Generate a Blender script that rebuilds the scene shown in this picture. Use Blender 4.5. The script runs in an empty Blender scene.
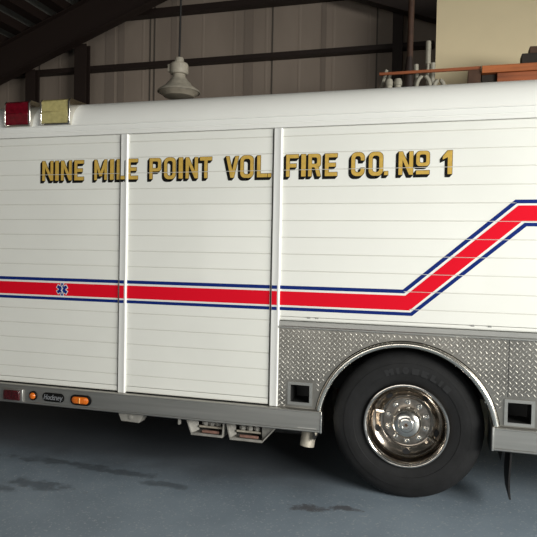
import bpy, bmesh, math, random
from mathutils import Vector, Matrix
random.seed(7)
PI = math.pi
S = bpy.context.scene
C = S.collection
S.view_settings.view_transform = 'Standard'
S.view_settings.look = 'None'
S.view_settings.exposure = 0.0

# ------------------------------------------------------------------ materials
def mat(name, col, rough=0.5, metal=0.0, spec=0.5, noise=None, bump=None, coat=0.0, emit=None):
    """noise = (scale, amount) value variation; bump = (scale, strength)"""
    m = bpy.data.materials.new(name)
    m.use_nodes = True
    nt = m.node_tree
    b = nt.nodes['Principled BSDF']
    b.inputs['Base Color'].default_value = (*col, 1)
    b.inputs['Roughness'].default_value = rough
    b.inputs['Metallic'].default_value = metal
    b.inputs['Specular IOR Level'].default_value = spec
    b.inputs['Coat Weight'].default_value = coat
    if emit:
        b.inputs['Emission Color'].default_value = (*emit[0], 1)
        b.inputs['Emission Strength'].default_value = emit[1]
    tc = nt.nodes.new('ShaderNodeTexCoord')
    if noise:
        n = nt.nodes.new('ShaderNodeTexNoise')
        mp = nt.nodes.new('ShaderNodeMapping')
        mp.inputs['Scale'].default_value = noise[2] if len(noise) > 2 else (1, 1, 1)
        nt.links.new(tc.outputs['Object'], mp.inputs['Vector'])
        nt.links.new(mp.outputs['Vector'], n.inputs['Vector'])
        n.inputs['Scale'].default_value = noise[0]
        n.inputs['Detail'].default_value = 5
        r = nt.nodes.new('ShaderNodeMapRange')
        r.inputs['From Min'].default_value = 0.3
        r.inputs['From Max'].default_value = 0.7
        r.inputs['To Min'].default_value = 1 - noise[1]
        r.inputs['To Max'].default_value = 1 + noise[1]
        nt.links.new(n.outputs['Fac'], r.inputs['Value'])
        mx = nt.nodes.new('ShaderNodeVectorMath')
        mx.operation = 'SCALE'
        mx.inputs[0].default_value = col
        nt.links.new(r.outputs['Result'], mx.inputs['Scale'])
        nt.links.new(mx.outputs['Vector'], b.inputs['Base Color'])
    if bump:
        n2 = nt.nodes.new('ShaderNodeTexNoise')
        n2.inputs['Scale'].default_value = bump[0]
        n2.inputs['Detail'].default_value = 4
        nt.links.new(tc.outputs['Object'], n2.inputs['Vector'])
        bp = nt.nodes.new('ShaderNodeBump')
        bp.inputs['Strength'].default_value = bump[1]
        bp.inputs['Distance'].default_value = 0.01
        nt.links.new(n2.outputs['Fac'], bp.inputs['Height'])
        nt.links.new(bp.outputs['Normal'], b.inputs['Normal'])
    return m

M = dict(
    white=mat('white_paint', (.80, .80, .745), .32, coat=.2, noise=(1.5, .03)),
    roof=mat('white_roof_skin', (.80, .80, .76), .38, noise=(1.2, .04)),
    joint=mat('slat_joint', (.60, .59, .55), .6, spec=.2),
    gasket=mat('grey_gasket', (.10, .10, .09), .7, spec=.1),
    dirty=mat('dirty_dish_steel', (.27, .235, .20), .2, metal=1.0, noise=(9, .35)),
    flange=mat('dirty_flange_steel', (.34, .30, .26), .3, metal=1.0, noise=(25, .3)),
    post=mat('white_post_paint', (.84, .84, .81), .3),
    gold=mat('gold_leaf', (.56, .36, .075), .5, spec=.2, noise=(40, .12)),
    black=mat('black_paint', (.006, .006, .006), .5, spec=.12),
    red=mat('red_vinyl', (.72, .003, .018), .5, spec=.12),
    blue=mat('blue_vinyl', (.004, .020, .16), .5, spec=.12),
    emblem=mat('emblem_blue', (.006, .025, .20), .5, spec=.12),
    paint_white=mat('white_vinyl', (.86, .86, .86), .4),
    alu=mat('brushed_aluminium', (.46, .45, .42), .38, metal=.9, noise=(30, .10, (.05, 1, 1))),
    alu_trim=mat('dull_aluminium_trim', (.40, .40, .38), .42, metal=.85, noise=(20, .08, (.1, 1, 1))),
    plate=mat('diamond_plate', (.32, .305, .275), .36, metal=.9, noise=(5, .2)),
    tread=mat('diamond_plate_tread', (.74, .72, .67), .34, metal=.55),
    chrome=mat('polished_steel', (.82, .79, .73), .16, metal=1.0, noise=(9, .06)),
    trim=mat('polished_fender_trim', (.84, .80, .72), .20, metal=1.0, noise=(9, .05)),
    rim=mat('polished_rim', (.64, .60, .555), .13, metal=1.0, noise=(7, .18)),
    hub=mat('hub_steel', (.76, .73, .68), .2, metal=1.0, noise=(14, .15)),
    rust=mat('brown_dirt_steel', (.22, .14, .09), .4, metal=.75, noise=(25, .5)),
    rubber=mat('tyre_rubber', (.011, .011, .0115), .62, spec=.28, noise=(12, .2), bump=(60, .1)),
    rubber_text=mat('tyre_lettering_rubber', (.017, .017, .018), .5, spec=.35),
    dark=mat('dark_underbody', (.010, .010, .011), .8),
    frame=mat('black_chassis', (.012, .012, .012), .6),
    liner=mat('wheel_well_liner', (.07, .08, .085), .5),
    grey_metal=mat('grey_bracket_metal', (.27, .26, .235), .55, metal=.2, noise=(20, .2)),
    rusty=mat('rusty_iron', (.20, .105, .08), .8, noise=(30, .4)),
    pipe=mat('exhaust_steel', (.40, .365, .30), .5, metal=.2, noise=(18, .25)),
    red_lens=mat('red_lens', (.13, .003, .010), .15, coat=.5, noise=(30, .3)),
    dark_red_lens=mat('dark_red_lens', (.05, .004, .006), .2, coat=.5, noise=(60, .6)),
    yellow_lens=mat('yellow_lens', (.46, .40, .17), .18, coat=.5, noise=(30, .15)),
    amber=mat('amber_lens', (.72, .16, .012), .2, coat=.4),
    amber_hi=mat('amber_lens_rib', (.95, .42, .10), .2, coat=.4),
    silver_text=mat('silver_print', (.30, .31, .33), .4),
    lamp=mat('dusty_lamp_housing', (.34, .31, .25), .6, noise=(20, .15)),
    lamp_glass=mat('dusty_lamp_glass', (.27, .24, .19), .35, noise=(20, .15)),
    cord=mat('black_cord', (.01, .009, .008), .6),
    steel=mat('brown_primer_steel', (.020, .011, .008), .6),
    panel=mat('beige_metal_panel', (.30, .245, .20), .6, noise=(1.4, .14, (1, 1, .35))),
    seam=mat('panel_seam', (.10, .085, .07), .7),
    ceil=mat('roof_panel', (.25, .245, .22), .7),
    drywall=mat('painted_board', (.80, .68, .44), .7, noise=(1.2, .05)),
    timber=mat('orange_timber', (.42, .125, .035), .6, noise=(7, .3, (.25, 1, 3))),
    timber2=mat('red_brown_timber', (.30, .085, .028), .6, noise=(9, .35, (.25, 1, 3))),
    timber_dk=mat('dark_timber', (.075, .035, .018), .7, noise=(8, .3)),
    black_wood_and_shade=mat('black_timber_and_shade', (.022, .016, .011), .8, noise=(8, .3)),  # black offcut, and the block that stands for shadow under the plank
    ply=mat('platform_ply', (.22, .15, .09), .8, noise=(4, .2)),
    rust_pole=mat('rusty_pole', (.060, .028, .016), .7, noise=(20, .3)),
    pvc=mat('dusty_white_pipe', (.37, .35, .285), .6, noise=(20, .12)),
)

# glass is real glass on the rooftop lamp lenses: solid tinted plastic, so no transmission needed

def floor_material():
    m = bpy.data.materials.new('painted_concrete')
    m.use_nodes = True
    nt = m.node_tree; N = nt.nodes; Lk = nt.links
    b = N['Principled BSDF']
    tc = N.new('ShaderNodeTexCoord')
    def noise(scale, detail=5, rough=.55):
        n = N.new('ShaderNodeTexNoise'); n.inputs['Scale'].default_value = scale
        n.inputs['Detail'].default_value = detail; n.inputs['Roughness'].default_value = rough
        Lk.new(tc.outputs['Object'], n.inputs['Vector']); return n
    def math_(op, a, b_=None, clamp=False):
        x = N.new('ShaderNodeMath'); x.operation = op; x.use_clamp = clamp
        for i, v in enumerate((a, b_)):
            if v is None: continue
            if isinstance(v, (int, float)): x.inputs[i].default_value = v
            else: Lk.new(v, x.inputs[i])
        return x.outputs[0]
    def smooth(v, a, b_):
        r = N.new('ShaderNodeMapRange'); r.interpolation_type = 'SMOOTHSTEP'
        r.inputs['From Min'].default_value = a; r.inputs['From Max'].default_value = b_
        Lk.new(v, r.inputs['Value']); return r.outputs['Result']
    # damp / oily patches: ellipses (x, y, rx, ry, rot) whose edges are broken up by noise
    sep = N.new('ShaderNodeSeparateXYZ'); Lk.new(tc.outputs['Object'], sep.inputs[0])
    edge = noise(6.5, 9, .78).outputs['Fac']
    def patch(x, y, rx, ry, k=5.5):
        dx = math_('DIVIDE', math_('SUBTRACT', sep.outputs['X'], x), rx)
        dy = math_('DIVIDE', math_('SUBTRACT', sep.outputs['Y'], y), ry)
        d = math_('SQRT', math_('ADD', math_('MULTIPLY', dx, dx), math_('MULTIPLY', dy, dy)))
        d = math_('ADD', d, math_('MULTIPLY', math_('SUBTRACT', edge, .5), k))
        return math_('SUBTRACT', 1.0, smooth(d, .55, 1.25))
    ps = [patch(*p) for p in PATCHES]
    wet = ps[0]
    for q in ps[1:]: wet = math_('MAXIMUM', wet, q)
    # shade beneath the truck painted into the concrete colour, over some damp
    under_shade = math_('ADD', sep.outputs['Y'], math_('MULTIPLY', math_('SUBTRACT', noise(1.6, 4).outputs['Fac'], .5), .7))
    under_shade = math_('MULTIPLY', smooth(under_shade, -.35, .45), math_('SUBTRACT', 1.0, smooth(sep.outputs['X'], -1.0, -.1)))
    oil = patch(-.62, -.30, .12, .07)
    oil = math_('MAXIMUM', oil, patch(-.38, -.22, .10, .04))
    base = N.new('ShaderNodeMix'); base.data_type = 'RGBA'
    base.inputs['A'].default_value = (.163, .206, .246, 1)
    base.inputs['B'].default_value = (.212, .262, .308, 1)
    Lk.new(smooth(noise(1.3, 6).outputs['Fac'], .3, .7), base.inputs['Factor'])
    sp = N.new('ShaderNodeMix'); sp.data_type = 'RGBA'
    Lk.new(base.outputs['Result'], sp.inputs['A']); sp.inputs['B'].default_value = (.34, .37, .39, 1)
    Lk.new(math_('MULTIPLY', smooth(noise(60, 2, .5).outputs['Fac'], .60, .70), .7), sp.inputs['Factor'])
    w = N.new('ShaderNodeMix'); w.data_type = 'RGBA'
    Lk.new(sp.outputs['Result'], w.inputs['A']); w.inputs['B'].default_value = (.036, .038, .041, 1)
    Lk.new(math_('MULTIPLY', wet, .45), w.inputs['Factor'])
    o = N.new('ShaderNodeMix'); o.data_type = 'RGBA'
    Lk.new(w.outputs['Result'], o.inputs['A']); o.inputs['B'].default_value = (.055, .045, .045, 1)
    Lk.new(math_('MULTIPLY', oil, .7), o.inputs['Factor'])
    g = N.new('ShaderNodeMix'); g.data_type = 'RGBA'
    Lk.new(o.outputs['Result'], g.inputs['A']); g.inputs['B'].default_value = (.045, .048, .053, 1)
    Lk.new(math_('MULTIPLY', under_shade, .8), g.inputs['Factor'])
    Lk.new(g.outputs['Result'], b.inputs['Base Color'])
    r = N.new('ShaderNodeMapRange'); Lk.new(wet, r.inputs['Value'])
    r.inputs['To Min'].default_value = .55; r.inputs['To Max'].default_value = .32
    Lk.new(r.outputs['Result'], b.inputs['Roughness'])
    b.inputs['Specular IOR Level'].default_value = .35
    bp = N.new('ShaderNodeBump'); bp.inputs['Strength'].default_value = .15; bp.inputs['Distance'].default_value = .004
    Lk.new(noise(45, 4).outputs['Fac'], bp.inputs['Height']); Lk.new(bp.outputs['Normal'], b.inputs['Normal'])
    return m
PATCHES = [(-2.60, -.52, .24, .085), (-2.90, -.66, .20, .06), (-2.75, -.06, .42, .06), (-2.15, -.10, .42, .05),
           (-1.72, -.22, .16, .05)]
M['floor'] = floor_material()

# ------------------------------------------------------------------ mesh builder
class MB:
    def __init__(s): s.v, s.f, s.m = [], [], []
    def add(s, verts, faces, mi=0):
        o = len(s.v); s.v += [tuple(v) for v in verts]
        for f in faces: s.f.append([i + o for i in f]); s.m.append(mi)
        return s
    def box(s, x0, x1, y0, y1, z0, z1, mi=0):
        return s.add([(x, y, z) for z in (z0, z1) for y in (y0, y1) for x in (x0, x1)],
                     [(0, 2, 3, 1), (4, 5, 7, 6), (0, 1, 5, 4), (2, 6, 7, 3), (0, 4, 6, 2), (1, 3, 7, 5)], mi)
    def prism_x(s, prof, x0, x1, mi=0, caps=True):
        """closed profile [(y,z)] extruded along x"""
        n = len(prof)
        vs = [(x0, y, z) for y, z in prof] + [(x1, y, z) for y, z in prof]
        fs = [(i, (i + 1) % n, n + (i + 1) % n, n + i) for i in range(n)]
        if caps: fs += [tuple(range(n - 1, -1, -1)), tuple(range(n, 2 * n))]
        return s.add(vs, fs, mi)
    def prism_y(s, prof, y0, y1, mi=0):
        """closed profile [(x,z)] extruded along y"""
        n = len(prof)
        vs = [(x, y0, z) for x, z in prof] + [(x, y1, z) for x, z in prof]
        fs = [(i, (i + 1) % n, n + (i + 1) % n, n + i) for i in range(n)]
        fs += [tuple(range(n - 1, -1, -1)), tuple(range(n, 2 * n))]
        return s.add(vs, fs, mi)
    def lathe_y(s, prof, cx, cz, seg=64, mi=0, close=False):
        """prof [(r, y)] turned about the y axis through (cx, cz)"""
        n = len(prof); vs = []; fs = []
        for k in range(seg):
            a = 2 * PI * k / seg
            for r, y in prof: vs.append((cx + r * math.cos(a), y, cz + r * math.sin(a)))
        for k in range(seg):
            k2 = (k + 1) % seg
            for i in range(n - 1 + (1 if close else 0)):
                j = (i + 1) % n
                fs.append((k * n + i, k2 * n + i, k2 * n + j, k * n + j))
        return s.add(vs, fs, mi)
    def lathe_z(s, prof, cx, cy, seg=40, mi=0):
        n = len(prof); vs = []; fs = []
        for k in range(seg):
            a = 2 * PI * k / seg
            for r, z in prof: vs.append((cx + r * math.cos(a), cy + r * math.sin(a), z))
        for k in range(seg):
            k2 = (k + 1) % seg
            for i in range(n - 1): fs.append((k * n + i, k2 * n + i, k2 * n + i + 1, k * n + i + 1))
        return s.add(vs, fs, mi)
    def tube(s, pts, r, seg=12, mi=0, caps=True):
        pts = [Vector(p) for p in pts]
        rs = r if isinstance(r, (list, tuple)) else [r] * len(pts)
        vs = []; fs = []
        up = Vector((0, 0, 1))
        d0 = (pts[1] - pts[0]).normalized()
        if abs(d0.dot(up)) > .9: up = Vector((1, 0, 0))
        for i, p in enumerate(pts):
            d = (pts[min(i + 1, len(pts) - 1)] - pts[max(i - 1, 0)]).normalized()
            a = d.cross(up).normalized(); b = a.cross(d)
            for k in range(seg):
                t = 2 * PI * k / seg
                vs.append(p + (a * math.cos(t) + b * math.sin(t)) * rs[i])
        for i in range(len(pts) - 1):
            for k in range(seg):
                k2 = (k + 1) % seg
                fs.append((i * seg + k, i * seg + k2, (i + 1) * seg + k2, (i + 1) * seg + k))
        if caps:
            fs.append(tuple(range(seg - 1, -1, -1)))
            fs.append(tuple(range((len(pts) - 1) * seg, len(pts) * seg)))
        return s.add(vs, fs, mi)
    def build(s, name, mats, parent=None, bevel=0, smooth=30, label=None, seg=2):
        me = bpy.data.meshes.new(name)
        off = parent_off(parent)
        me.from_pydata([(v[0] - off[0], v[1] - off[1], v[2] - off[2]) for v in s.v], [], s.f)
        if not isinstance(mats, (list, tuple)): mats = [mats]
        for m in mats: me.materials.append(m)
        for p, mi in zip(me.polygons, s.m): p.material_index = mi
        bm = bmesh.new(); bm.from_mesh(me)
        bmesh.ops.recalc_face_normals(bm, faces=bm.faces)
        bm.to_mesh(me); bm.free()
        if smooth:
            for p in me.polygons: p.use_smooth = True
            me.set_sharp_from_angle(angle=math.radians(smooth))
        o = bpy.data.objects.new(name, me); C.objects.link(o)
        if parent: o.parent = parent
        if bevel:
            b = o.modifiers.new('bevel', 'BEVEL'); b.width = bevel; b.segments = seg
            b.limit_method = 'ANGLE'; b.angle_limit = math.radians(40)
        if label: o['label'] = label
        return o
def parent_off(p):
    v = Vector((0, 0, 0))
    while p: v = v + p.location; p = p.parent
    return v
def tag(o, label, cat, group=None):
    o['label'] = label; o['category'] = cat
    if group: o['group'] = group
    return o
def thing(name, loc, label, cat, group=None):
    o = bpy.data.objects.new(name, None); C.objects.link(o); o.location = loc
    o.empty_display_size = .1
    return tag(o, label, cat, group)
def struct(o):
    o['kind'] = 'structure'; return o

# ------------------------------------------------------------------ 2-D polygon tools (lettering, stripes)
def clip(poly, a, b, c):
    """keep a*x + b*z <= c"""
    out = []
    for i in range(len(poly)):
        p, q = poly[i], poly[(i + 1) % len(poly)]
        dp = a * p[0] + b * p[1] - c; dq = a * q[0] + b * q[1] - c
        if dp <= 0: out.append(p)
        if dp * dq < 0:
            t = dp / (dp - dq); out.append((p[0] + t * (q[0] - p[0]), p[1] + t * (q[1] - p[1])))
    return out
def hull(pts):
    pts = sorted(set((round(x, 6), round(y, 6)) for x, y in pts))
    def half(ps):
        h = []
        for p in ps:
            while len(h) > 1 and (h[-1][0]-h[-2][0])*(p[1]-h[-2][1]) - (h[-1][1]-h[-2][1])*(p[0]-h[-2][0]) <= 0: h.pop()
            h.append(p)
        return h
    a = half(pts); b = half(pts[::-1]); return a[:-1] + b[:-1]
DZ = .12377
GR = [2.2264 + .12377 * 3 - .12377 * k for k in range(0, 18)]      # groove heights on the doors
def bands(poly, gap=.0022, zs=None):
    res = []
    zs = sorted(zs or GR)
    lo = [-9] + zs; hi = zs + [9]
    for a, b in zip(lo, hi):
        q = clip(clip(poly, 0, -1, -(a + gap)), 0, 1, b - gap)
        if len(q) > 2: res.append(q)
    return res
def flat(mb, poly, y, mi=0):
    mb.add([(x, y, z) for x, z in poly], [tuple(range(len(poly)))], mi)

# ================================================================== FIRE TRUCK
X0, X1 = -3.80, 3.10            # truck body ends (both outside the frame)
YB = 2.46                       # far side
truck = thing('fire_truck', (0, 0, 0), 'white fire rescue truck with gold company lettering and red and blue side stripe', 'fire truck')

# body shell: rounded roof shoulders
R = .214
prof = [(.03, 1.21), (.03, 2.664), (0, 2.664), (0, 2.690), (.003, 2.692), (.003, 2.7), (0, 2.702), (0, 2.7405), (-.006, 2.7435), (-.006, 2.7495), (0, 2.7525)]
for k in range(0, 17):
    a = PI - k * (PI / 2) / 16
    prof.append((R + R * math.cos(a), 2.752 + .9766 * R * math.sin(a)))
prof += [(.6, 2.985), (1.23, 2.995), (1.86, 2.985)]
for k in range(0, 17):
    a = PI / 2 - k * (PI / 2) / 16
    prof.append((YB - R + R * math.cos(a), 2.752 + .9766 * R * math.sin(a)))
prof += [(YB, 1.21)]
MB().prism_x(prof, X0, X1).build('body_shell', M['roof'], truck, smooth=25)
# lower body either side of the wheel, dark underside
b = MB()
b.box(X0, -.66, .25, YB, .57, 1.22)
b.box(.64, X1, .25, YB, .57, 1.22)
b.box(X0, -.93, .03, .26, .57, 1.22)
b.box(-.70, .68, .80, 1.66, .72, 1.22)
b.build('lower_body', M['dark'], truck)
# wheel-well liner: half drum behind the arch
b = MB()
n = 40
for Rr, y0, y1 in ((.66, .02, .86),):
    vs, fs = [], []
    for k in range(n + 1):
        a = math.radians(-12) + math.radians(204) * k / n
        for y in (y0, y1): vs.append((-.012 + Rr * math.cos(a), y, .495 + Rr * math.sin(a)))
    for k in range(n): fs.append((2 * k, 2 * k + 1, 2 * k + 3, 2 * k + 2))
    b.add(vs, fs)
b.build('wheel_well_liner', M['frame'], truck)
# grey inner splash strip just behind the arch on the right
b = MB()
vs, fs = [], []
for k in range(13):
    a = math.radians(-9 + 34 * k / 12)
    for y in (.05, .34): vs.append((-.012 + .585 * math.cos(a), y, .495 + .60 * math.sin(a)))
for k in range(12): fs.append((2 * k, 2 * k + 1, 2 * k + 3, 2 * k + 2))
b.add(vs, fs).build('splash_guard', M['liner'], truck)

# ---- roll-up doors
def slat_profile(ztop, zbot, zs, yf=.006):
    p = [(yf, ztop)]
    for z in sorted(zs, reverse=True):
        if zbot + .01 < z < ztop - .01:
            p += [(yf, z + .0036), (yf + .006, z + .0018), (yf + .006, z - .0018), (yf, z - .0036)]
    p += [(yf, zbot), (.028, zbot), (.028, ztop)]
    return p
PW = .065
P1, P2 = -2.263, -.998          # left edges of the two white posts
def make_door(x0, x1, zb, zt, label):
    pr = slat_profile(zt, zb, [g for g in GR if g < zt])
    mb = MB().prism_x(pr, x0, x1)
    for i in range(len(pr)):                                   # groove floors between the slats take the greyer joint colour
        if pr[i][0] > .0061 and pr[(i + 1) % len(pr)][0] > .0061 and abs(pr[i][1] - pr[(i + 1) % len(pr)][1]) < .01: mb.m[i] = 1
    return mb.build('roll_up_door', [M['white'], M['joint']], truck, smooth=0, label=label)
doors = [
    make_door(X0, P1 - .012, .652, 2.655, 'left white slatted roll-up door with the star emblem'),
    make_door(P1 + PW, P2 - .012, .652, 2.655, 'middle white slatted roll-up door reaching down to the rail'),
    make_door(P2 + PW, X1, 1.272, 2.655, 'right short white slatted panel above the wheel'),
]
# bottom bars (sub-parts)
def bottom_bar(d, x0, x1, z0, z1):
    b = MB().prism_x([(.028, z1), (.004, z1), (.001, z1 - .006), (.001, z0 + .008), (.006, z0), (.028, z0)], x0, x1)
    return b.build('bottom_bar', M['white'], d, smooth=0)
bottom_bar(doors[0], X0, P1 - .012, .606, .648)
bottom_bar(doors[1], P1 + PW, P2 - .012, .606, .648)
bottom_bar(doors[2], P2 + PW, X1, 1.243, 1.268)
# dark rubber seal strip under the doors and beside the posts
MB().box(X0, -.60, .012, .03, .592, .607).build('door_sill_seal', M['black'], truck)
# small bottom fittings seen on the right panel's foot
b = MB()
for x in (-.72, -.66, .42, .53): MB().box(x, x + .022, -.001, .003, 1.262, 1.274).build('latch_stud', M['alu_trim'], doors[2])

# ---- posts
def post(x, z0, label):
    w = PW
    pr = [(x, .03), (x, -.004), (x + .006, -.010), (x + w - .020, -.010), (x + w - .014, -.0125), (x + w - .006, -.0125), (x + w, -.007), (x + w, .03)]
    mb = MB()
    n = len(pr)
    vs = [(a, y, z0) for a, y in pr] + [(a, y, 2.658) for a, y in pr]
    fs = [(i, (i + 1) % n, n + (i + 1) % n, n + i) for i in range(n)] + [tuple(range(n)), tuple(range(n, 2 * n))]
    return mb.add(vs, fs).build('door_post', M['post'], truck, smooth=40, label=label)
posts = [post(P1, .597, 'left white post between two roll-up doors'), post(P2, .600, 'right white post beside the diamond plate')]
for x, pz in ((P1, posts[0]), (P2, posts[1])):
    MB().box(x - .012, x + .001, .010, .03, .60, 2.658).build('post_gasket', M['gasket'], pz)

# ---- stripe
UX = X1
outl = dict(
    blue_top=([(X0, 1.498), (-.040, 1.498), (.680, 2.124), (UX, 2.124)], [(X0, 1.472), (-.030, 1.472), (.690, 2.099), (UX, 2.099)]),
    red=([(X0, 1.456), (-.022, 1.456), (.700, 2.085), (UX, 2.085)], [(X0, 1.353), (.008, 1.353), (.728, 1.982), (UX, 1.982)]),
    blue_bot=([(X0, 1.339), (.016, 1.339), (.742, 1.970), (UX, 1.970)], [(X0, 1.315), (.026, 1.315), (.753, 1.946), (UX, 1.946)]),
)
def stripe_polys(key, x0, x1):
    t, u = outl[key]; res = []
    for i in range(3):
        q = [t[i], t[i + 1], u[i + 1], u[i]]
        q = clip(clip(q, -1, 0, -x0), 1, 0, x1)
        if len(q) > 2: res += bands(q) if i == 1 else [q]        # slat joints show only across the slanted run
    return res
def add_stripes(par, x0, x1, y):
    for nm, k, mt, lab in (('stripe', 'red', M['red'], 'red stripe'), ('stripe_border', 'blue_top', M['blue'], 'thin blue line above the red stripe'),
                           ('stripe_border', 'blue_bot', M['blue'], 'thin blue line below the red stripe')):
        mb = MB()
        for q in stripe_polys(k, x0, x1): flat(mb, q, y)
        mb.build(nm, mt, par, smooth=0, label=lab)
YD = .0045
add_stripes(doors[0], X0 + .01, P1 - .014, YD)
add_stripes(doors[1], P1 + PW, P2 - .014, YD)
add_stripes(doors[2], P2 + PW, X1 - .01, YD)
add_stripes(posts[0], P1 + .006, P1 + PW - .018, -.0115)
add_stripes(posts[1], P2 + .006, P2 + PW - .018, -.0115)

# ---- six-pointed medical star on the stripe
cx, cz = -2.793, 1.4045
mb = MB()
def rot_rect(hw, hl, ang, cx, cz):
    c, s = math.cos(ang), math.sin(ang)
    return [(cx + x * c - z * s, cz + x * s + z * c) for x, z in ((-hw, -hl), (hw, -hl), (hw, hl), (-hw, hl))]
for k in range(3): flat(mb, rot_rect(.0175, .056, k * PI / 3, cx, cz), YD - .0012, 0)
for k in range(3): flat(mb, rot_rect(.0125, .051, k * PI / 3, cx, cz), YD - .0020 - .0002 * k, 1)
flat(mb, rot_rect(.0028, .040, 0, cx, cz), YD - .0032, 0)          # the staff
pts = [(.0, -.032), (.011, -.022), (-.010, -.008), (.010, .008), (-.008, .022), (.004, .032)]   # the serpent
for p, q in zip(pts, pts[1:]):
    d = Vector((q[0] - p[0], q[1] - p[1])).normalized() * .0022
    flat(mb, [(cx + p[0] - d.y, cz + p[1] + d.x), (cx + p[0] + d.y, cz + p[1] - d.x), (cx + q[0] + d.y, cz + q[1] - d.x), (cx + q[0] - d.y, cz + q[1] + d.x)], YD - .0034, 0)
mb.build('star_emblem', [M['paint_white'], M['emblem']], doors[0], smooth=0, label='blue six-pointed medical star edged in white on the red stripe')

# ---- lettering
def rect(x0, z0, x1, z1): return [(x0, z0), (x1, z0), (x1, z1), (x0, z1)]
def ring(x0, z0, x1, z1, sx, sz, c, skip=()):
    """rounded ring as convex quads; sides: 0 bottom, 1 BR corner, 2 right, 3 TR corner, 4 top, 5 TL, 6 left, 7 BL"""
    ic = max(c * .5, .004); K = 4
    def pts(a, b, d, e, k):
        res = []
        for (ox, oz), st in (((d - k, b + k), -PI / 2), ((d - k, e - k), 0), ((a + k, e - k), PI / 2), ((a + k, b + k), PI)):
            res.append([(ox + k * math.cos(st + PI / 2 * i / K), oz + k * math.sin(st + PI / 2 * i / K)) for i in range(K + 1)])
        return res
    O = pts(x0, z0, x1, z1, c); I = pts(x0 + sx, z0 + sz, x1 - sx, z1 - sz, ic)
    out = []
    for n in range(4):
        if (2 * n + 1) % 8 not in skip:
            out += [[O[n][i], O[n][i + 1], I[n][i + 1], I[n][i]] for i in range(K)]
        if (2 * n + 2) % 8 not in skip:
            m = (n + 1) % 4
            out.append([O[n][K], O[m][0], I[m][0], I[n][K]])
    return out
def letter(ch, x0, x1, z0, z1):
    w = x1 - x0; h = z1 - z0
    s = .0265; t = .027                      # stroke widths
    if ch == 'I': return [rect(x0, z0, x1, z1)]
    if ch == 'N':
        return [rect(x0, z0, x0 + s, z1), rect(x1 - s, z0, x1, z1), [(x0, z1), (x1 - s, z0), (x1, z0), (x0 + s, z1)]]
    if ch == 'M':
        m = (x0 + x1) / 2; s2 = s * .9
        return [rect(x0, z0, x0 + s2, z1), rect(x1 - s2, z0, x1, z1),
                [(x0, z1), (m - .012, z0 + .03), (m + .012, z0 + .03), (x0 + s2, z1)], [(x1 - s2, z1), (m - .012, z0 + .03), (m + .012, z0 + .03), (x1, z1)]]
    if ch == 'E':
        zm = (z0 + z1) / 2
        return [rect(x0, z0, x0 + s, z1), rect(x0 + s, z0, x1, z0 + t), rect(x0 + s, z1 - t, x1, z1), rect(x0 + s, zm - t / 2, x1 - .012, zm + t / 2)]
    if ch == 'F':
        zm = (z0 + z1) / 2
        return [rect(x0, z0, x0 + s, z1), rect(x0 + s, z1 - t, x1, z1), rect(x0 + s, zm - t / 2, x1 - .016, zm + t / 2)]
    if ch == 'L': return [rect(x0, z0, x0 + s, z1), rect(x0 + s, z0, x1, z0 + t)]
    if ch == 'T':
        m = (x0 + x1) / 2
        return [rect(x0, z1 - t, x1, z1), rect(m - s / 2, z0, m + s / 2, z1 - t)]
    if ch == 'V':
        m = (x0 + x1) / 2
        return [[(x0, z1), (m - s * .5, z0), (m + s * .5, z0), (x0 + s, z1)], [(x1 - s, z1), (m - s * .5, z0), (m + s * .5, z0), (x1, z1)]]
    if ch == 'O': return ring(x0, z0 - .003, x1, z1 + .003, s * .98, t * .95, .036)
    if ch == 'C':
        r = ring(x0, z0 - .003, x1, z1 + .003, s, t * .95, .036, skip=(2,))
        zt, zb = z1 + .003, z0 - .003
        return r + [rect(x1 - s, zt - .058, x1, zt - .036), rect(x1 - s, zb + .036, x1, zb + .058)]
    if ch in 'PR':
        zm = z0 + h * (.40 if ch == 'P' else .44)
        r = [rect(x0, z0, x0 + s, z1)]
        r += ring(x0 + .002, zm - t * .2, x1, z1, s, t * .9, .024, skip=(5, 6, 7))
        r += [rect(x0 + s * .8, z1 - t * .9, x1 - .024, z1), rect(x0 + s * .8, zm - t * .2, x1 - .024, zm + t * .7)]
        if ch == 'R': r.append([(x1 - s * 1.75, zm), (x1 - s * .95, z0), (x1 + .002, z0), (x1 - s * .7, zm + .004)])
        return r
    if ch == '.': return [rect(x0, z0, x0 + .027, z0 + .027)]
    if ch == 'o': return ring(x0, z0 + h * .36, x1, z1, s * .85, t * .85, .024) + [rect(x0, z0 + .002, x1, z0 + .028)]
    if ch == '1': return [rect(x1 - s - .003, z0, x1, z1), [(x0 + .006, z1 - .040), (x0 + .006, z1 - .062), (x1 - s, z1 - .044), (x1 - s, z1), (x1 - s - .004, z1)]]
    if ch == 'H':
        zm = (z0 + z1) / 2
        return [rect(x0, z0, x0 + s, z1), rect(x1 - s, z0, x1, z1), rect(x0 + s, zm - t / 2, x1 - s, zm + t / 2)]
WORDS = [
    ('NINE', [('N', -2.995, -2.890), ('I', -2.871, -2.837), ('N', -2.816, -2.715), ('E', -2.690, -2.602)]),
    ('MILE', [('M', -2.505, -2.390), ('I', -2.362, -2.328), ('L', -2.302, -2.222), ('E', -2.206, -2.115)]),
    ('POINT', [('P', -2.014, -1.914), ('O', -1.888, -1.790), ('I', -1.764, -1.729), ('N', -1.706, -1.604), ('T', -1.588, -1.489)]),
    ('VOL.', [('V', -1.376, -1.273), ('O', -1.260, -1.156), ('L', -1.128, -1.048), ('.', -1.044, -1.014)]),
    ('FIRE', [('F', -.904, -.811), ('I', -.790, -.756), ('R', -.738, -.646), ('E', -.614, -.524)]),
    ('CO.', [('C', -.423, -.329), ('O', -.299, -.199), ('.', -.190, -.160)]),
    ('No', [('N', -.091, .008), ('o', .029, .119)]),
    ('1', [('1', .200, .269)]),
]
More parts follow.
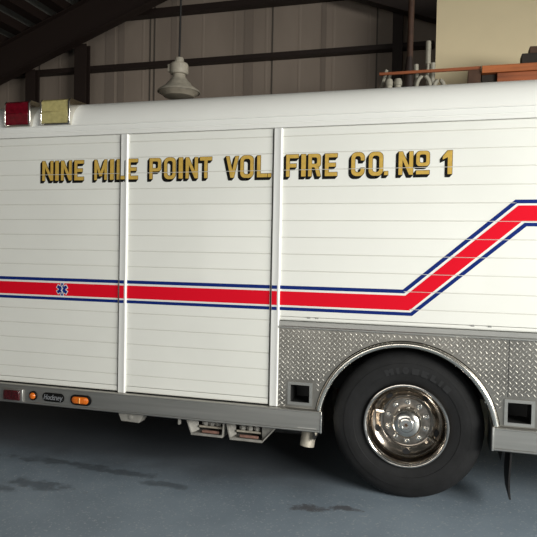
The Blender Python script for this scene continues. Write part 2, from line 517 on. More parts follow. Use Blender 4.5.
LZ0, LZ1 = 2.301, 2.463
OX, OZ = -.017, -.019
EXP = .0030
octg = [(EXP * math.cos(a), EXP * math.sin(a)) for a in [k * PI / 4 + PI / 8 for k in range(8)]]
SEGS = [(X0, P1 - .012, YD, doors[0]), (P1 + .004, P1 + PW - .020, -.0115, posts[0]), (P1 + PW, P2 - .012, YD, doors[1]), (P2 + PW + .0, X1, YD, doors[2])]
for word, ls in WORDS:
    black, gold = [], []
    for ch, a, c in ls:
        for q in letter(ch, a, c, LZ0, LZ1):
            gold.append(q)
            ex = [(x + dx, z + dz) for x, z in q for dx, dz in octg]
            black.append(hull(ex + [(x + OX, z + OZ) for x, z in ex]))
    for x0, x1, y, par in SEGS:
        mb = MB()
        for polys, mi, dy in ((black, 1, 0), (gold, 0, -.0012)):
            k = 0
            for q in polys:
                for z in (bands(q) if par in doors else [q]):
                    z = clip(clip(z, -1, 0, -x0), 1, 0, x1)
                    if len(z) > 2: flat(mb, z, y + dy - .00002 * (k % 7), mi); k += 1
        if mb.f:
            mb.build('lettering', [M['gold'], M['black']], par, smooth=0,
                     label='gold block lettering with black drop shadow, from the word ' + {'No': 'No (underlined o)', '1': 'figure 1'}.get(word, word.strip('.')))

# ---- rub rails
def rail(x0, x1, cap_left, label):
    pr = [(.06, .437), (-.028, .437), (-.034, .443), (-.034, .452), (-.030, .456), (-.030, .578), (-.036, .582), (-.036, .590), (-.030, .594), (.06, .594)]
    o = MB().prism_x(pr, x0, x1).build('rub_rail', M['alu'], truck, smooth=35, label=label)
    xe = x0 if cap_left else x1
    MB().box(xe - .012, xe + .002, -.037, .06, .434, .597).build('end_cap', M['alu_trim'], o, bevel=.003) if cap_left else \
        MB().box(xe - .002, xe + .012, -.037, .06, .434, .597).build('end_cap', M['chrome'], o, bevel=.003)
    return o
rail_l = rail(X0, -.602, False, 'long brushed aluminium rub rail under the doors')
rail_r = rail(.582, X1, True, 'aluminium rub rail right of the wheel')
# scuff marks on the left rail's end
MB().box(-.77, -.63, -.0305, -.029, .462, .466).build('scuff_mark', M['tread'], rail_l)

# ---- diamond plate with arch cut-out and two box holes
ACX, ACZ, AR = -.012, .495, .615
holes = [(-.835, -.692, .643, .770), (.668, .816, .629, .764)]
def inplate(x, z, m=.0):
    if (x - ACX) ** 2 + (z - ACZ) ** 2 < (AR + m) ** 2: return False
    for a, c, d, e in holes:
        if a - .028 - m < x < c + .028 + m and d - .028 - m < z < e + .028 + m: return False
    return True
PX0, PX1, PZ0, PZ1 = P2 + PW, X1, .597, 1.187
bm = bmesh.new()
def loop(pts):
    vs = [bm.verts.new((x, 0, z)) for x, z in pts]
    return [bm.edges.new((vs[i], vs[(i + 1) % len(vs)])) for i in range(len(vs))]
a0 = math.asin((PZ0 - ACZ) / AR)
arc = [(ACX + AR * math.cos(PI - a0 - (PI - 2 * a0) * k / 48), ACZ + AR * math.sin(PI - a0 - (PI - 2 * a0) * k / 48)) for k in range(49)]
edges = loop([(PX0, PZ0)] + arc + [(PX1, PZ0), (PX1, PZ1), (PX0, PZ1)])
for a, c, d, e in holes: edges += loop(rect(a, d, c, e))
bmesh.ops.triangle_fill(bm, use_beauty=True, use_dissolve=False, edges=edges)
mb = MB()
bm.verts.ensure_lookup_table(); bm.verts.index_update()
mb.add([v.co for v in bm.verts], [[v.index for v in f.verts] for f in bm.faces], 0)
bm.free()
pitch = .0385
nx = int((PX1 - PX0) / pitch); nz = int((PZ1 - PZ0) / pitch)
for j in range(2 * nz + 2):
    for i in range(nx + 1):
        x = PX0 + .012 + i * pitch + (pitch / 2 if j % 2 else 0); z = PZ0 + .012 + j * pitch / 2
        if x > PX1 - .02 or z > PZ1 - .01 or not inplate(x, z, .014) or (x - ACX) ** 2 + (z - ACZ) ** 2 < .660 ** 2: continue
        if x > 1.6 and True: continue
        a = PI / 4 if j % 2 == 0 else -PI / 4
        ux, uz = math.cos(a), math.sin(a); L, Wd = .0150, .0046
        mb.add([(x + ux * L, -.0002, z + uz * L), (x - uz * Wd, -.0002, z + ux * Wd), (x - ux * L, -.0002, z - uz * L), (x + uz * Wd, -.0002, z - ux * Wd),
                (x + ux * L * .45, -.0048, z + uz * L * .45), (x - ux * L * .45, -.0048, z - uz * L * .45)],
               [(0, 1, 4), (1, 5, 4), (1, 2, 5), (2, 3, 5), (3, 4, 5), (3, 0, 4)], 1)
plate = mb.build('diamond_plate', [M['plate'], M['tread']], truck, smooth=0, label='bright aluminium diamond plate around the wheel arch')
for x in (.665,):
    MB().box(x, x + .004, -.001, .001, .80, 1.185).build('plate_seam', M['dark'], plate)
# top trim
MB().prism_x([(.03, 1.185), (-.012, 1.185), (-.016, 1.190), (-.016, 1.196), (-.006, 1.204), (-.004, 1.236), (.03, 1.243)], PX0, X1).build('plate_top_trim', M['alu_trim'], truck, smooth=30)
# recessed boxes
for (a, c, d, e), lab in zip(holes, ('square recess with grey frame left of the wheel', 'square recess with grey frame right of the wheel')):
    fr = MB(); k = .021
    fr.box(a - k, c + k, -.008, .004, e, e + k).box(a - k, c + k, -.008, .004, d - k, d).box(a - k, a, -.008, .004, d, e).box(c, c + k, -.008, .004, d, e)
    o = fr.build('recess_frame', M['alu_trim'], truck, smooth=0, label=lab)
    bx = MB(); D = .20
    bx.add([(a, .004, d), (c, .004, d), (c, .004, e), (a, .004, e), (a, D, d), (c, D, d), (c, D, e), (a, D, e)],
           [(0, 1, 5, 4), (1, 2, 6, 5), (2, 3, 7, 6), (3, 0, 4, 7), (4, 5, 6, 7)])
    bx.build('recess_box', M['frame'], o, smooth=0)

# ---- polished fender trim
mb = MB()
pr = []
for k in range(9):
    t = PI * k / 8
    pr.append((.6180 - .0210 * math.cos(t), -.010 - .018 * math.sin(t)))
pr = [(.597, .03)] + pr + [(.639, .0)]
n = 72; vs = []; fs = []
a_s, a_e = math.asin((.598 - ACZ) / .62), PI - math.asin((.598 - ACZ) / .62)
for k in range(n + 1):
    a = a_s + (a_e - a_s) * k / n
    for r, y in pr: vs.append((ACX + r * math.cos(a), y, ACZ + r * math.sin(a)))
m_ = len(pr)
for k in range(n):
    for i in range(m_ - 1): fs.append((k * m_ + i, (k + 1) * m_ + i, (k + 1) * m_ + i + 1, k * m_ + i + 1))
fs += [tuple(range(m_)), tuple(range(n * m_, (n + 1) * m_))]
mb.add(vs, fs).build('fender_trim', M['trim'], truck, smooth=50)
vs, fs = [], []
for k in range(n + 1):
    a = a_s + (a_e - a_s) * k / n
    for r in (.634, .6445): vs.append((ACX + r * math.cos(a), -.0014, ACZ + r * math.sin(a)))
for k in range(n): fs.append((2 * k, 2 * k + 2, 2 * k + 3, 2 * k + 1))
MB().add(vs, fs).build('trim_gasket', M['black'], truck)  # dark gap line painted as shadow along the trim's outer edge
MB().prism_y([(ACX + .592 * math.cos(t), ACZ + .592 * math.sin(t)) for t in (.44, .46)] + [(ACX + .60 * math.cos(.46), ACZ + .60 * math.sin(.46)), (ACX + .60 * math.cos(.44), ACZ + .60 * math.sin(.44))], -.01, .03).build('trim_clip', M['chrome'], truck)

# ---- wheels
def tyre(yo, cx=0, cz=.526, name_label=None):
    """yo = outer face; tyre body runs inwards 0.28"""
    w = .285
    h = [(.296, .022), (.312, .008), (.330, .004), (.350, .000), (.372, -.003), (.374, -.006), (.400, -.008), (.420, -.008), (.445, -.005), (.447, -.002),
         (.475, .004), (.499, .013), (.517, .027), (.527, .040), (.532, .056)]
    tr = []
    for yc in (.075, .115, .165, .205):
        tr += [(.5348, yc), (.5348, yc + .004), (.523, yc + .005), (.523, yc + .012), (.535, yc + .013)]
    full = [(r, yo + y) for r, y in h] + [(r, yo + y) for r, y in tr] + [(r, yo + w - y) for r, y in reversed(h)]
    o = MB().lathe_y(full, cx, cz, 96).build('tyre', M['rubber'], truck, smooth=40, label=name_label)
    return o
WY = .060
t1 = tyre(WY, name_label='outer black truck tyre touching the floor')
# raised maker lettering on the sidewall
mb = MB()
word = 'MICHELIN'; ang = math.radians(113)
LM = {'M': .062, 'I': .022}; kq = 0
for ch in word:
    wd = LM.get(ch, .048)
    for q in letter(ch, 0, wd, 0, .072):
        q = hull(q); kq = (kq + 1) % 5
        vs_ = []
        for p in q:
            a = ang - p[0] / .395; r = .372 + p[1] * .62
            vs_.append((r * math.cos(a), WY - .0084 - .00025 * kq, .526 + r * math.sin(a)))
        mb.add(vs_, [tuple(range(len(vs_)))])
    ang -= (wd + .020) / .395
mb.build('sidewall_lettering', M['rubber_text'], t1, smooth=0, label='faint raised rubber lettering on the tyre sidewall')
tyre(WY + .335)
# rim
rp = [(.284, WY + .24), (.286, WY + .12), (.284, WY + .055), (.292, WY + .02), (.298, WY + .004), (.301, WY - .006), (.300, WY - .013), (.297, WY - .018), (.291, WY - .020), (.285, WY - .019),
      (.279, WY - .014), (.274, WY - .004), (.269, WY + .012), (.266, WY + .030), (.262, WY + .060), (.258, WY + .085), (.250, WY + .098), (.240, WY + .104),
      (.228, WY + .112), (.212, WY + .126), (.196, WY + .140), (.182, WY + .146), (.174, WY + .146), (.05, WY + .146)]
rb = MB().lathe_y(rp, 0, .526, 96)
npf = len(rp) - 1
for i in range(len(rb.f)):
    if i % npf >= 13: rb.m[i] = 1
rim = rb.build('wheel_rim', [M['rim'], M['dirty']], truck, smooth=35, label='polished steel wheel rim with deep dish')
YF = WY + .146
MB().lathe_y([(.172, YF - .0), (.172, YF - .012), (.168, YF - .016), (.105, YF - .016)], 0, .526, 64).build('hub_flange', M['flange'], rim)
MB().lathe_y([(.112, YF - .014), (.112, YF - .050), (.107, YF - .085), (.098, YF - .110), (.085, YF - .122), (.055, YF - .128), (.053, YF - .136), (.048, YF - .140), (.030, YF - .140), (.028, YF - .136), (.0001, YF - .136)], 0, .526, 64).build('hub_cap', M['hub'], rim, smooth=40)
mb = MB()
for k in range(6):
    a = k * PI / 3
    p = [(.016 * math.cos(a) - .003 * math.sin(a), .526 + .016 * math.sin(a) + .003 * math.cos(a)), (.016 * math.cos(a) + .003 * math.sin(a), .526 + .016 * math.sin(a) - .003 * math.cos(a)), (0.003 * math.sin(a), .526 - .003 * math.cos(a)), (-.003 * math.sin(a), .526 + .003 * math.cos(a))]
    mb.prism_y(p, YF - .1365, YF - .139)
mb.build('hub_cap_emblem', M['rust'], rim, smooth=0)
for k in range(10):
    a = math.radians(90 + 36 * k)
    x, z = .142 * math.cos(a), .526 + .142 * math.sin(a)
    b = MB()
    hexp = [(x + .0165 * math.cos(t * PI / 3 + a), z + .0165 * math.sin(t * PI / 3 + a)) for t in range(6)]
    b.prism_y(hexp, YF - .014, YF - .036)
    b.lathe_y([(.021, YF - .015), (.021, YF - .019), (.016, YF - .021)], x, z, 16)
    b.lathe_y([(.011, YF - .035), (.010, YF - .048), (.006, YF - .052), (.0001, YF - .053)], x, z, 12)
    b.build('lug_nut', M['chrome'], rim, smooth=35)
for k in range(5):                      # hand holes in the dish
    a = math.radians(54 + 72 * k)
    x, z = .219 * math.cos(a), .526 + .219 * math.sin(a)
    t_ = Vector((-math.sin(a), math.cos(a))); r_ = Vector((math.cos(a), math.sin(a)))
    el = []
    for i in range(20):
        u = 2 * PI * i / 20
        rr = .017 * math.sin(u); p = Vector((x, z)) + t_ * .027 * math.cos(u) + r_ * rr
        el.append((p.x, WY + .1195 - rr * .75 - .0035, p.y))
    MB().add(el, [tuple(range(20))]).build('hand_hole', M['dark'], rim)
for a in (math.radians(162), math.radians(-32)):
    r0, r1 = .178, .236
    c, s = math.cos(a), math.sin(a)
    b = MB().tube([(r0 * c, YF - .03, .526 + r0 * s), (.205 * c, YF - .042, .526 + .205 * s), (r1 * c, YF - .06, .526 + r1 * s)], [.011, .012, .013])
    b.build('valve_stem', M['chrome'], rim)
# axle and chassis
b = MB().tube([(0, WY + .2, .526), (0, 2.3, .526)], .07, 16)
b.build('axle', M['frame'], truck)
b = MB().box(X0 + .1, X1, .78, .86, .60, .80).box(X0 + .1, X1, 1.60, 1.68, .60, .80)
b.build('chassis_frame', M['frame'], truck)
for yo in (YB - WY - .285, YB - WY - .62): tyre(yo)

MB().box(-3.2, -2.0, .55, .95, .24, .56).build('added_tank_box', M['frame'], truck, bevel=.04)  # dark box added under the chassis to keep the space beneath dark
MB().box(-1.25, -.80, .45, .78, .26, .56).build('added_dark_box', M['frame'], truck, bevel=.02)  # second box added to darken the space under the truck
# ---- mud flap
mb = MB()
vs = []; fs = []
for i in range(9):
    z = .585 - .49 * i / 8
    for y in (.03, .34): vs.append((.678 + .010 * math.sin(i * .7) + .003 * i, y, z)); vs.append((.690 + .010 * math.sin(i * .7) + .003 * i, y, z))
for i in range(8):
    o = i * 4; q = o + 4
    fs += [(o, o + 2, q + 2, q), (o + 1, q + 1, q + 3, o + 3), (o, q, q + 1, o + 1), (o + 2, o + 3, q + 3, q + 2)]
fs += [(0, 1, 3, 2), (32, 34, 35, 33)]
mb.add(vs, fs).build('mud_flap', M['rubber'], truck)

# ---- small lights and nameplate on the left rail
RY = -.030
o = MB().box(-3.330, -3.130, RY - .016, RY + .01, .449, .556).build('marker_light', M['alu_trim'], truck, bevel=.006, label='square dark red marker light on the rail')
MB().box(-3.312, -3.152, RY - .032, RY - .012, .462, .546).build('lens', M['dark_red_lens'], o, bevel=.008)
def oval(cx, cz, hw, hh, y0, y1, name, m, par, label=None, bevel=0, dome=0, tilt=0):
    pts = []
    for k in range(32):
        a = 2 * PI * k / 32
        px = (hw - hh) * (1 if math.cos(a) > 0 else -1) * (1 if abs(math.cos(a)) > 1e-6 else 0) + hh * math.cos(a)
        pts.append((px, hh * math.sin(a)))
    ct, st = math.cos(tilt), math.sin(tilt)
    def ringv(s, y): return [(cx + x * s * ct - z * s * st, y, cz + x * s * st + z * s * ct) for x, z in pts]
    vs = ringv(1, y1) + ringv(1, y0 + .004) + ringv(.90, y0) + ringv(.6, y0 - dome)
    fs = []
    for l in range(3): fs += [(l * 32 + i, l * 32 + (i + 1) % 32, (l + 1) * 32 + (i + 1) % 32, (l + 1) * 32 + i) for i in range(32)]
    fs += [tuple(range(31, -1, -1)), tuple(range(96, 128))]
    return MB().add(vs, fs).build(name, m, par, smooth=45, label=label)
o = oval(-3.034, .511, .039, .039, RY - .012, RY + .005, 'marker_light', M['black'], truck, 'small round amber marker light with black ring')
oval(-3.034, .511, .027, .027, RY - .020, RY - .010, 'lens', M['amber'], o, dome=.006)
o = oval(-2.841, .511, .104, .037, RY - .008, RY + .004, 'maker_plate', M['black'], truck, 'black oval maker plate on the rail')
# maker's script, built from thin strokes: H a c k n e y
mb = MB()
def stroke(pts, y=RY - .0128, w=.0026):
    for p, q in zip(pts, pts[1:]):
        d = Vector((q[0] - p[0], q[1] - p[1])); l = d.length
        if l < 1e-6: continue
        d = d / l * w; e = d * .6
        flat(mb, [(p[0] - d.y - e.x, p[1] + d.x - e.y), (p[0] + d.y - e.x, p[1] - d.x - e.y), (q[0] + d.y + e.x, q[1] - d.x + e.y), (q[0] - d.y + e.x, q[1] + d.x + e.y)], y)
G = {'H': (1.15, [[(0, 0), (0, 1.5)], [(.8, 0), (.8, 1.5)], [(0, .75), (.8, .75)]]),
     'a': (.95, [[(.7, .9), (.2, .95), (0, .5), (.2, .05), (.7, .15)], [(.7, 1), (.7, 0)]]),
     'c': (.85, [[(.65, .85), (.3, 1), (0, .5), (.3, 0), (.65, .15)]]),
     'k': (.85, [[(0, 0), (0, 1.5)], [(.6, 1), (.05, .5), (.65, 0)]]),
     'n': (.95, [[(0, 0), (0, 1)], [(0, .8), (.35, 1), (.65, .85), (.65, 0)]]),
     'e': (.9, [[(0, .5), (.65, .55), (.5, 1), (.15, .95), (0, .5), (.2, .03), (.65, .12)]]),
     'y': (.9, [[(0, 1), (.35, .1)], [(.7, 1), (.25, -.45)]])}
cur = -2.923; sc = .0265
for ch in 'Hackney':
    adv, st = G[ch]
    for s_ in st: stroke([(cur + (x + .22 * z) * sc, .494 + z * sc) for x, z in s_])
    cur += adv * sc
mb.build('maker_script', M['silver_text'], o, smooth=0, label='silver script reading Hackney')
o = oval(-2.580, .511, .096, .042, RY - .014, RY + .005, 'turn_signal', M['black'], truck, 'oblong amber turn signal with black bezel')
oval(-2.580, .511, .076, .028, RY - .022, RY - .012, 'lens', M['amber'], o, dome=.005)
MB().box(-2.586, -2.574, RY - .031, RY - .02, .488, .534).build('lens_rib', M['amber_hi'], o, bevel=.003)

# ---- underbody fittings
o = MB().add([(-2.265, .0, .440), (-2.030, .0, .440), (-2.075, .0, .362), (-2.232, .0, .366), (-2.265, .12, .440), (-2.030, .12, .440), (-2.075, .10, .362), (-2.232, .10, .366)],
         [(0, 1, 2, 3), (7, 6, 5, 4), (0, 4, 5, 1), (1, 5, 6, 2), (2, 6, 7, 3), (3, 7, 4, 0)]).build('ground_light', M['grey_metal'], truck, bevel=.004, label='grey tapered ground light under the rail')
MB().lathe_y([(.018, -.001), (.018, -.006), (.0001, -.008)], -2.145, .405, 16).build('lens', M['grey_metal'], o)
def step_box(x0, x1, zb, fl, fr, cl, cr, label):
    """folded sheet box hanging under the rail, open to the front; fl / fr = inward slope of the sides, cl / cr = width of the pale front flanges"""
    k = .008; zt = .455; y0, y1 = .02, .30
    mb = MB()
    A, B, Cc, D = (x0, zt), (x0 + fl, zb), (x1 - fr, zb - .010), (x1, zt)
    for p, q in ((A, B), (B, Cc), (Cc, D)):
        d = Vector((q[0] - p[0], q[1] - p[1])).normalized(); ex, ez = -d.y * k * .5, d.x * k * .5
        mb.prism_y([(p[0] - ex, p[1] - ez), (q[0] - ex, q[1] - ez), (q[0] + ex, q[1] + ez), (p[0] + ex, p[1] + ez)], y0, y1)
    # flanges folded back into the box at a slant
    mb.add([(A[0], y0, A[1]), (B[0], y0, B[1]), (B[0] + cl * .55, y0 + .07, B[1] + .012), (A[0] + cl, y0 + .07, A[1])], [(0, 1, 2, 3)])
    mb.add([(D[0], y0, D[1]), (Cc[0], y0, Cc[1]), (Cc[0] - cr * .25, y0 + .03, Cc[1] + .015), (Cc[0] - cr * .5, y0 + .03, A[1])], [(0, 1, 2, 3)])
    mb.box(B[0], Cc[0], y0 - .004, y0 + .006, zb - .012, zb + .006)
    o = mb.build('step_bracket', M['grey_metal'], truck, smooth=0, label=label)
    MB().box(x0 + .01, x1 - .03, y1 - .01, y1, zb, zt).build('back_panel', M['frame'], o)
    a, c = B[0] + cl * .55 + .02, Cc[0] - .03
    for i in range(3):
        xx = a + .03 + i * (c - a - .06) / 2
        f = MB().tube([(xx, .10, zb + .045), (xx, .10, zt - .005)], .020, 12)
        f.tube([(xx, .10, zb + .060), (xx, .10, zb + .080)], .028, 6)
        f.build('pipe_fitting', M['grey_metal'], o)
    MB().tube([(a - .01, .07, zb + .046), (c + .01, .07, zb + .046)], .009, 10).build('cross_pipe', M['pipe'], o)
    MB().box(a + .02, c - .005, .035, .06, zb + .006, zb + .026).build('tie_bar', M['rusty'], o, bevel=.006, label='rusty brown tie bar')
    return o
step_box(-1.682, -1.362, .322, .050, .012, .075, .02, 'left grey sheet-metal bracket box hanging under the rail')
step_box(-1.347, -.926, .316, .035, .130, .055, .02, 'right grey sheet-metal bracket box hanging under the rail')
MB().box(-1.735, -1.722, .0, .03, .385, .445).build('bracket_tab', M['grey_metal'], truck)
b = MB().tube([(-.680, .22, .50), (-.692, .16, .44), (-.715, .11, .38), (-.725, .10, .294)], [.056, .056, .055, .054], 20, caps=False)
b.tube([(-.725, .10, .2945), (-.715, .11, .38), (-.692, .16, .44)], [.048, .048, .048], 20, caps=True)
b.build('tail_pipe', M['pipe'], truck, label='short bent exhaust tail pipe under the rail')

# ---- warning lights on the roof shoulder
def warn(x0, x1, m, label, lip):
    zb, zt = 2.757, 2.962
    base = MB()
    base.prism_x([(.0, zb - .004), (-.022, zb - .004), (-.022, zb + .012), (.02, zb + .014), (.20, zt - .02), (.30, zt + .004), (.30, zt - .02), (.15, zt - .06)], x0 - .004, x1 + .004)
    o = base.build('warning_light', M['chrome'], truck, label=label, bevel=.003)
    pr = [(-.026, zb + .012), (-.034, zb + .03), (-.036, zb + .085), (-.039, zb + .090), (-.039, zb + .100), (-.034, zb + .105), (-.028, zt - .014), (-.012, zt), (.20, zt + .006), (.22, zt - .01), (.22, zt - .05), (.02, zb + .012)]
    MB().prism_x(pr, x0 + .004, x1 - .012).build('lens', m, o, bevel=.006, smooth=40)
    MB().prism_x([(-.036, zb), (-.038, zt - .02), (-.016, zt + .006), (.30, zt + .014), (.30, zt - .02), (.10, zb + .06), (.0, zb)], x1 - .008, x1 + .008).build('end_plate', M['chrome'], o, bevel=.003)
    MB().prism_x([(-.036, zb), (-.038, zt - .02), (-.016, zt + .004), (.25, zt + .006), (.10, zb + .06), (.0, zb)], x0 - .006, x0 + .004).build('end_plate', M['chrome'], o, bevel=.003)
    return o
warn(-3.338, -3.100, M['red_lens'], 'red warning light on the roof shoulder', 0)
warn(-2.986, -2.724, M['yellow_lens'], 'pale yellow warning light on the roof shoulder', 0)

# ================================================================== THE BUILDING
def box_obj(name, m, *bx, bevel=0, kind=True):
    o = MB().box(*bx).build(name, m, None, bevel=bevel, smooth=0)
    if kind: struct(o)
    return o
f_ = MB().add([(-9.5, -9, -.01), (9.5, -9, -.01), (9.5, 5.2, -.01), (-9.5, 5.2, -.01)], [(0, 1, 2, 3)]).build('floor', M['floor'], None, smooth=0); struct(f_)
# gable end wall: ribbed sheet
EY = 5.20
RX, RZ = -3.08, 6.22            # ridge of the rafter's lower flange
def roof_z(x, add=0): return RZ + add - .37 * abs(x - RX)
mb = MB()
xs = []
x = -9.5
while x < 9.5:
    for dx, dy in ((0, 0), (.25, 0), (.262, -.003), (.288, -.003), (.30, 0)):
        xs.append((x + dx, EY + dy))
    x += .55
vs = []; fs = []
for px, py in xs: vs += [(px, py, 0), (px, py, roof_z(px, .95))]
for i in range(len(xs) - 1): fs.append((2 * i, 2 * i + 2, 2 * i + 3, 2 * i + 1))
mb.add(vs, fs)
w_ = mb.build('wall_back', M['panel'], None, smooth=0); struct(w_)
mb = MB()
for px in (-6.9, -4.70, -4.62, -2.53, -.86, 1.0): mb.box(px, px + .022, EY - .012, EY + .01, 0, roof_z(px, .5))
sm = mb.build('panel_seam', M['seam'], w_, smooth=0)
mb = MB()
for px, pw in ((-5.55, .18), (-5.30, .12), (-4.3, .10), (-3.0, .16), (-1.72, .08)): mb.box(px, px + pw, EY - .009, EY + .01, 0, roof_z(px, .5))
mb.build('stained_panel', mat('stained_panel', (.24, .195, .16), .7), w_, smooth=0)
# girts
for i, (z, hh) in enumerate(((4.875, .036), (5.74, .05), (3.4, .05), (1.9, .05))):
    g = MB().prism_x([(5.0, z - hh), (5.17, z - hh), (5.17, z - hh + .012), (5.02, z - hh + .012), (5.02, z + hh - .012), (5.17, z + hh - .012), (5.17, z + hh), (5.0, z + hh)], -9.4 if z < 5 else -7.0, 9.4 if z < 3 else (.0 if z < 5 else 0.0)).build('trim_%d' % (i + 1), M['steel'], None, smooth=0); struct(g)
# end-wall columns: H section
ci = 5
for xa, xb in ((-5.95, -5.725), (-6.93, -6.745), (-.585, -.44), (-8.6, -8.4)):
    m_ = (xa + xb) / 2; zt = roof_z(m_, .05)
    c = MB().box(xa, xb, 4.86, 4.885, 0, zt).box(xa, xb, 4.975, 4.999, 0, zt).box(m_ - .008, m_ + .008, 4.885, 4.975, 0, zt).build('trim_%d' % ci, M['steel'], None, smooth=0); struct(c); ci += 1
# rafters: deep tapering I frame
for Yr in (4.70, -1.8):
    if Yr < 0: continue
    mb = MB()
    for s in (-1, 1):
        xe = RX + s * 6.6
        for xa, xb in ((RX, xe),):
            za, zb = roof_z(xa), roof_z(xb)
            p = [(xa, za), (xb, zb), (xb, zb + .60), (xa, za + .60)]
            mb.prism_y(p, Yr - .006, Yr + .006)
            for dz in (0, .585): mb.prism_y([(xa, za + dz), (xb, zb + dz), (xb, zb + dz + .016), (xa, za + dz + .016)], Yr - .10, Yr + .10)
    c = mb.build('trim_%d' % ci, M['steel'], None, smooth=0); struct(c); ci += 1
# roof sheet and purlins
mb = MB()
for s in (-1, 1):
    xe = 5.4 if s > 0 else -9.5
    za, zb = roof_z(RX, .84), roof_z(xe, .84)
    mb.add([(RX, -9, za), (xe, -9, zb), (xe, 5.25, zb), (RX, 5.25, za), (RX, -9, za + .05), (xe, -9, zb + .05), (xe, 5.25, zb + .05), (RX, 5.25, za + .05)],
           [(0, 1, 2, 3), (4, 5, 6, 7), (0, 1, 5, 4), (1, 2, 6, 5), (2, 3, 7, 6), (3, 0, 4, 7)])
c = mb.build('ceiling', M['ceil'], None, smooth=0); struct(c)
for x in [-8.6 + .42 * k for k in range(14)] + [-1.8, -.4, 1.0, 2.4, 3.8, 5.0]:
    z = roof_z(x, .84)
    c = MB().box(x - .11, x + .11, -8.9, 5.15, z - .20, z - .045).build('trim_%d' % ci, M['steel'], None, smooth=0); struct(c); ci += 1
# left wall
box_obj('wall_left', M['panel'], -9.6, -9.5, -9, 5.25, 0, 5.0)
# painted partition on the right, running back to the end wall
PYW = 3.62
mb = MB().box(.062, 4.6, PYW, PYW + .10, 0, 5.02).box(.062, .162, PYW + .10, 5.16, 0, 5.02)
c = mb.build('wall_right', M['drywall'], None, smooth=0); struct(c)

# ---- storage platform behind the truck
pt = thing('storage_platform', (1.2, 3.1, 0), 'timber storage platform behind the truck carrying lumber and pipes', 'platform')
MB().box(-.95, 3.5, 2.62, 3.60, 3.54, 3.60).build('deck', M['ply'], pt)
MB().box(-.95, 3.5, 2.64, 2.69, 3.38, 3.54).box(-.95, 3.5, 3.50, 3.55, 3.38, 3.54).build('joist', M['timber_dk'], pt)
for x in (-.93, 3.38):
    for y in (2.66, 3.48): MB().box(x, x + .1, y, y + .1, 0, 3.54).build('leg', M['timber_dk'], pt)
T = 3.601
tag(MB().box(.728, 2.4, 2.66, 2.92, T, 3.720).build('timber_beam', M['timber2'], None, bevel=.004), 'red-brown timber beam lying under the orange plank on the platform', 'timber')
tag(MB().box(.570, 2.4, 2.63, 2.92, 3.721, 3.800).build('timber_plank', M['timber'], None, bevel=.004), 'thick orange timber plank lying on top of the red-brown beam', 'timber')
tag(MB().box(.430, .560, 2.66, 2.86, T, 3.771).build('dark_block', M['timber_dk'], None, bevel=.004), 'dark brown timber block under the right end of the long thin stick', 'timber')
tag(MB().box(.572, .722, 2.70, 2.90, T, 3.719).build('dark_block', M['black_wood_and_shade'], None, bevel=.004), 'dark block added for the shadow under the left end of the orange plank', 'timber')  # added block standing in for the shadow below the plank
tag(MB().add([(-.530, 2.66, 3.773), (-.530, 2.69, 3.773), (-.530, 2.69, 3.803), (-.530, 2.66, 3.803), (.562, 2.66, 3.772), (.562, 2.69, 3.772), (.562, 2.69, 3.806), (.562, 2.66, 3.806)],
             [(0, 1, 2, 3), (4, 5, 6, 7), (0, 1, 5, 4), (1, 2, 6, 5), (2, 3, 7, 6), (3, 0, 4, 7)]).build('timber_stick', M['timber2'], None, bevel=.003), 'long thin orange-brown stick running level past the rusty pole', 'timber')
tag(MB().box(.972, 1.60, 2.68, 2.86, 3.801, 3.917).build('timber_offcut', M['black_wood_and_shade'], None, bevel=.004), 'dark block lying on the orange plank at the right edge', 'timber', 'offcuts on the orange plank')
tag(MB().box(1.050, 1.55, 2.69, 2.85, 3.918, 3.990).build('timber_offcut', M['timber_dk'], None, bevel=.004), 'brown offcut on top of the dark block at the right edge', 'timber', 'offcuts on the orange plank')
# rusty pole standing behind the truck
po = thing('steel_pole', (-.2, 2.78, T), 'rusty brown steel pole rising in front of the back wall', 'pole')
MB().tube([(-.205, 2.78, T), (-.195, 2.78, 5.10)], .034, 16).build('pole', M['rust_pole'], po)
MB().tube([(-.212, 2.78, T), (-.21, 2.78, 3.80), (-.205, 2.78, 3.99)], [.070, .056, .036], 16).build('base_sleeve', M['steel'], po)
# white pipes and fittings
def pipe(name, pts, r, label, cap=False, seg=12):
    o = MB().tube(pts, r, seg).build(name, M['pvc'], None)
    return tag(o, label, 'pipe', 'white pipes behind the truck')
pipe('plastic_pipe', [(-.545, 2.86, T), (-.470, 2.90, 3.895)], .020, 'dusty white pipe leaning right, leftmost of the pipes behind the truck')
pipe('plastic_pipe', [(-.475, 2.84, T), (-.425, 2.90, 3.86)], .019, 'dusty white pipe leaning beside the leftmost pipe, left of the dark column')
pipe('plastic_pipe', [(-.005, 2.92, T), (-.005, 2.92, 3.94), (-.005, 2.92, 3.942), (-.005, 2.92, 4.20)], [.017, .017, .030, .030], 'tall upright white pipe with a thick upper sleeve')
pipe('plastic_pipe', [(-.125, 2.86, T), (-.135, 2.86, 3.925)], .028, 'short upright white pipe just right of the rusty pole')
pipe('plastic_pipe', [(.045, 2.94, T), (.048, 2.94, 3.955)], .028, 'short upright white pipe against the edge of the cream wall')
def elbow(x, y, r, h, tr, label):
    pts = [(x - r, y, T + tr)] + [(x - r * math.cos(PI * k / 10), y, T + tr + h * math.sin(PI * k / 10)) for k in range(11)] + [(x + r, y, T + tr)]
    return tag(MB().tube(pts[1:-1], tr, 12).build('pipe_bend', M['pvc'], None), label, 'pipe bend', 'white pipe bends behind the truck')
elbow(-.045, 2.74, .075, .135, .022, 'white curved pipe bend between the pole and the tall pipe')
elbow(.125, 2.79, .055, .09, .024, 'white curved pipe bend in front of the cream wall')
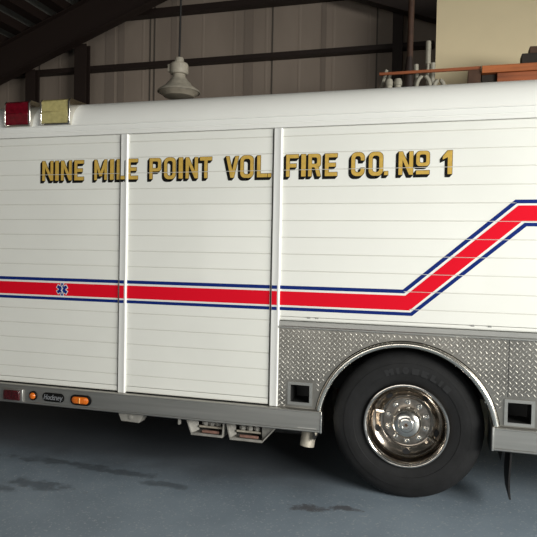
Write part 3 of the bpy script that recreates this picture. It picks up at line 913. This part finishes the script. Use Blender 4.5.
def fitting(x, label):
    o = MB().lathe_z([(.0001, T), (.036, T), (.038, T + .07), (.046, T + .075), (.046, T + .115), (.034, T + .145), (.0001, T + .15)], x, 2.76, 20).build('plastic_jar', M['pvc'], None)
    return tag(o, label, 'jar', 'white jars behind the truck')
fitting(-.425, 'small dusty white jar, left one of the pair before the dark column')
fitting(-.325, 'small dusty white jar, right one of the pair before the dark column')

# ---- pendant lamp
LX, LY = -2.366, 1.30
lp = thing('pendant_lamp', (LX, LY, 3.27), 'dusty bell-shaped pendant lamp hanging over the truck roof', 'lamp')
MB().lathe_z([(.0001, 3.675), (.040, 3.672), (.046, 3.66), (.046, 3.625), (.060, 3.62)], LX, LY).build('cap', M['lamp'], lp)
MB().lathe_z([(.040, 3.628), (.085, 3.615), (.094, 3.60), (.094, 3.525), (.086, 3.51), (.060, 3.505)], LX, LY, 12).build('ballast_housing', M['lamp'], lp)
MB().box(LX - .106, LX - .07, LY - .05, LY + .05, 3.53, 3.605).build('terminal_box', M['lamp'], lp, bevel=.006)
MB().lathe_z([(.060, 3.508), (.066, 3.48), (.085, 3.455), (.105, 3.43), (.115, 3.425), (.135, 3.395), (.170, 3.37), (.205, 3.345), (.216, 3.330), (.212, 3.326), (.19, 3.345), (.10, 3.41)], LX, LY).build('lamp_shade', M['lamp'], lp)
MB().lathe_z([(.200, 3.345), (.198, 3.325), (.165, 3.300), (.150, 3.285), (.10, 3.275), (.0001, 3.270)], LX, LY).build('glass_lens', M['lamp_glass'], lp)
MB().tube([(LX, LY, 3.67), (LX + .012, LY, 4.6), (LX + .02, LY, roof_z(LX, .6))], .011, 8).build('cord', M['cord'], lp)

# ================================================================== LIGHT
w = bpy.data.worlds.new('daylight'); S.world = w; w.use_nodes = True
bg = w.node_tree.nodes['Background']
bg.inputs['Color'].default_value = (.80, .90, 1.0, 1)
bg.inputs['Strength'].default_value = .075
def area(name, loc, target, sx, sy, power, col):
    l = bpy.data.lights.new(name, 'AREA'); l.shape = 'RECTANGLE'; l.size = sx; l.size_y = sy; l.energy = power; l.color = col
    o = bpy.data.objects.new(name, l); C.objects.link(o); o.location = loc
    d = Vector(target) - Vector(loc); o.rotation_euler = d.to_track_quat('-Z', 'Y').to_euler()
    return o
area('open_bay_door_light', (7.3, -5.0, 3.3), (-.5, -.3, 1.3), 5.5, 3.0, 1450, (1.0, .985, .93))
area('front_fill_light', (-2.0, -8.5, 1.9), (-2.0, 0, 1.9), 6.0, 1.8, 105, (1.0, .97, .90))  # unseen soft fill lamp added behind the camera

# ================================================================== CAMERA
cam = bpy.data.cameras.new('camera'); co = bpy.data.objects.new('camera', cam); C.objects.link(co)
cam.sensor_width = 36; cam.sensor_fit = 'HORIZONTAL'; cam.lens = 36 * 614.2 / 537
cam.clip_start = .05; cam.clip_end = 100
yaw, pit, rol = math.radians(16.00), math.radians(-1.36), math.radians(1.10)
fwd = Vector((-math.sin(yaw) * math.cos(pit), math.cos(yaw) * math.cos(pit), math.sin(pit)))
right0 = Vector((math.cos(yaw), math.sin(yaw), 0)); up0 = right0.cross(fwd)
ROLL_SIGN = 1
c, s = math.cos(rol), math.sin(rol) * ROLL_SIGN
right = right0 * c + up0 * s; up = up0 * c - right0 * s
co.matrix_world = Matrix(((right.x, up.x, -fwd.x, .237), (right.y, up.y, -fwd.y, -4.396), (right.z, up.z, -fwd.z, 1.730), (0, 0, 0, 1)))
S.camera = co
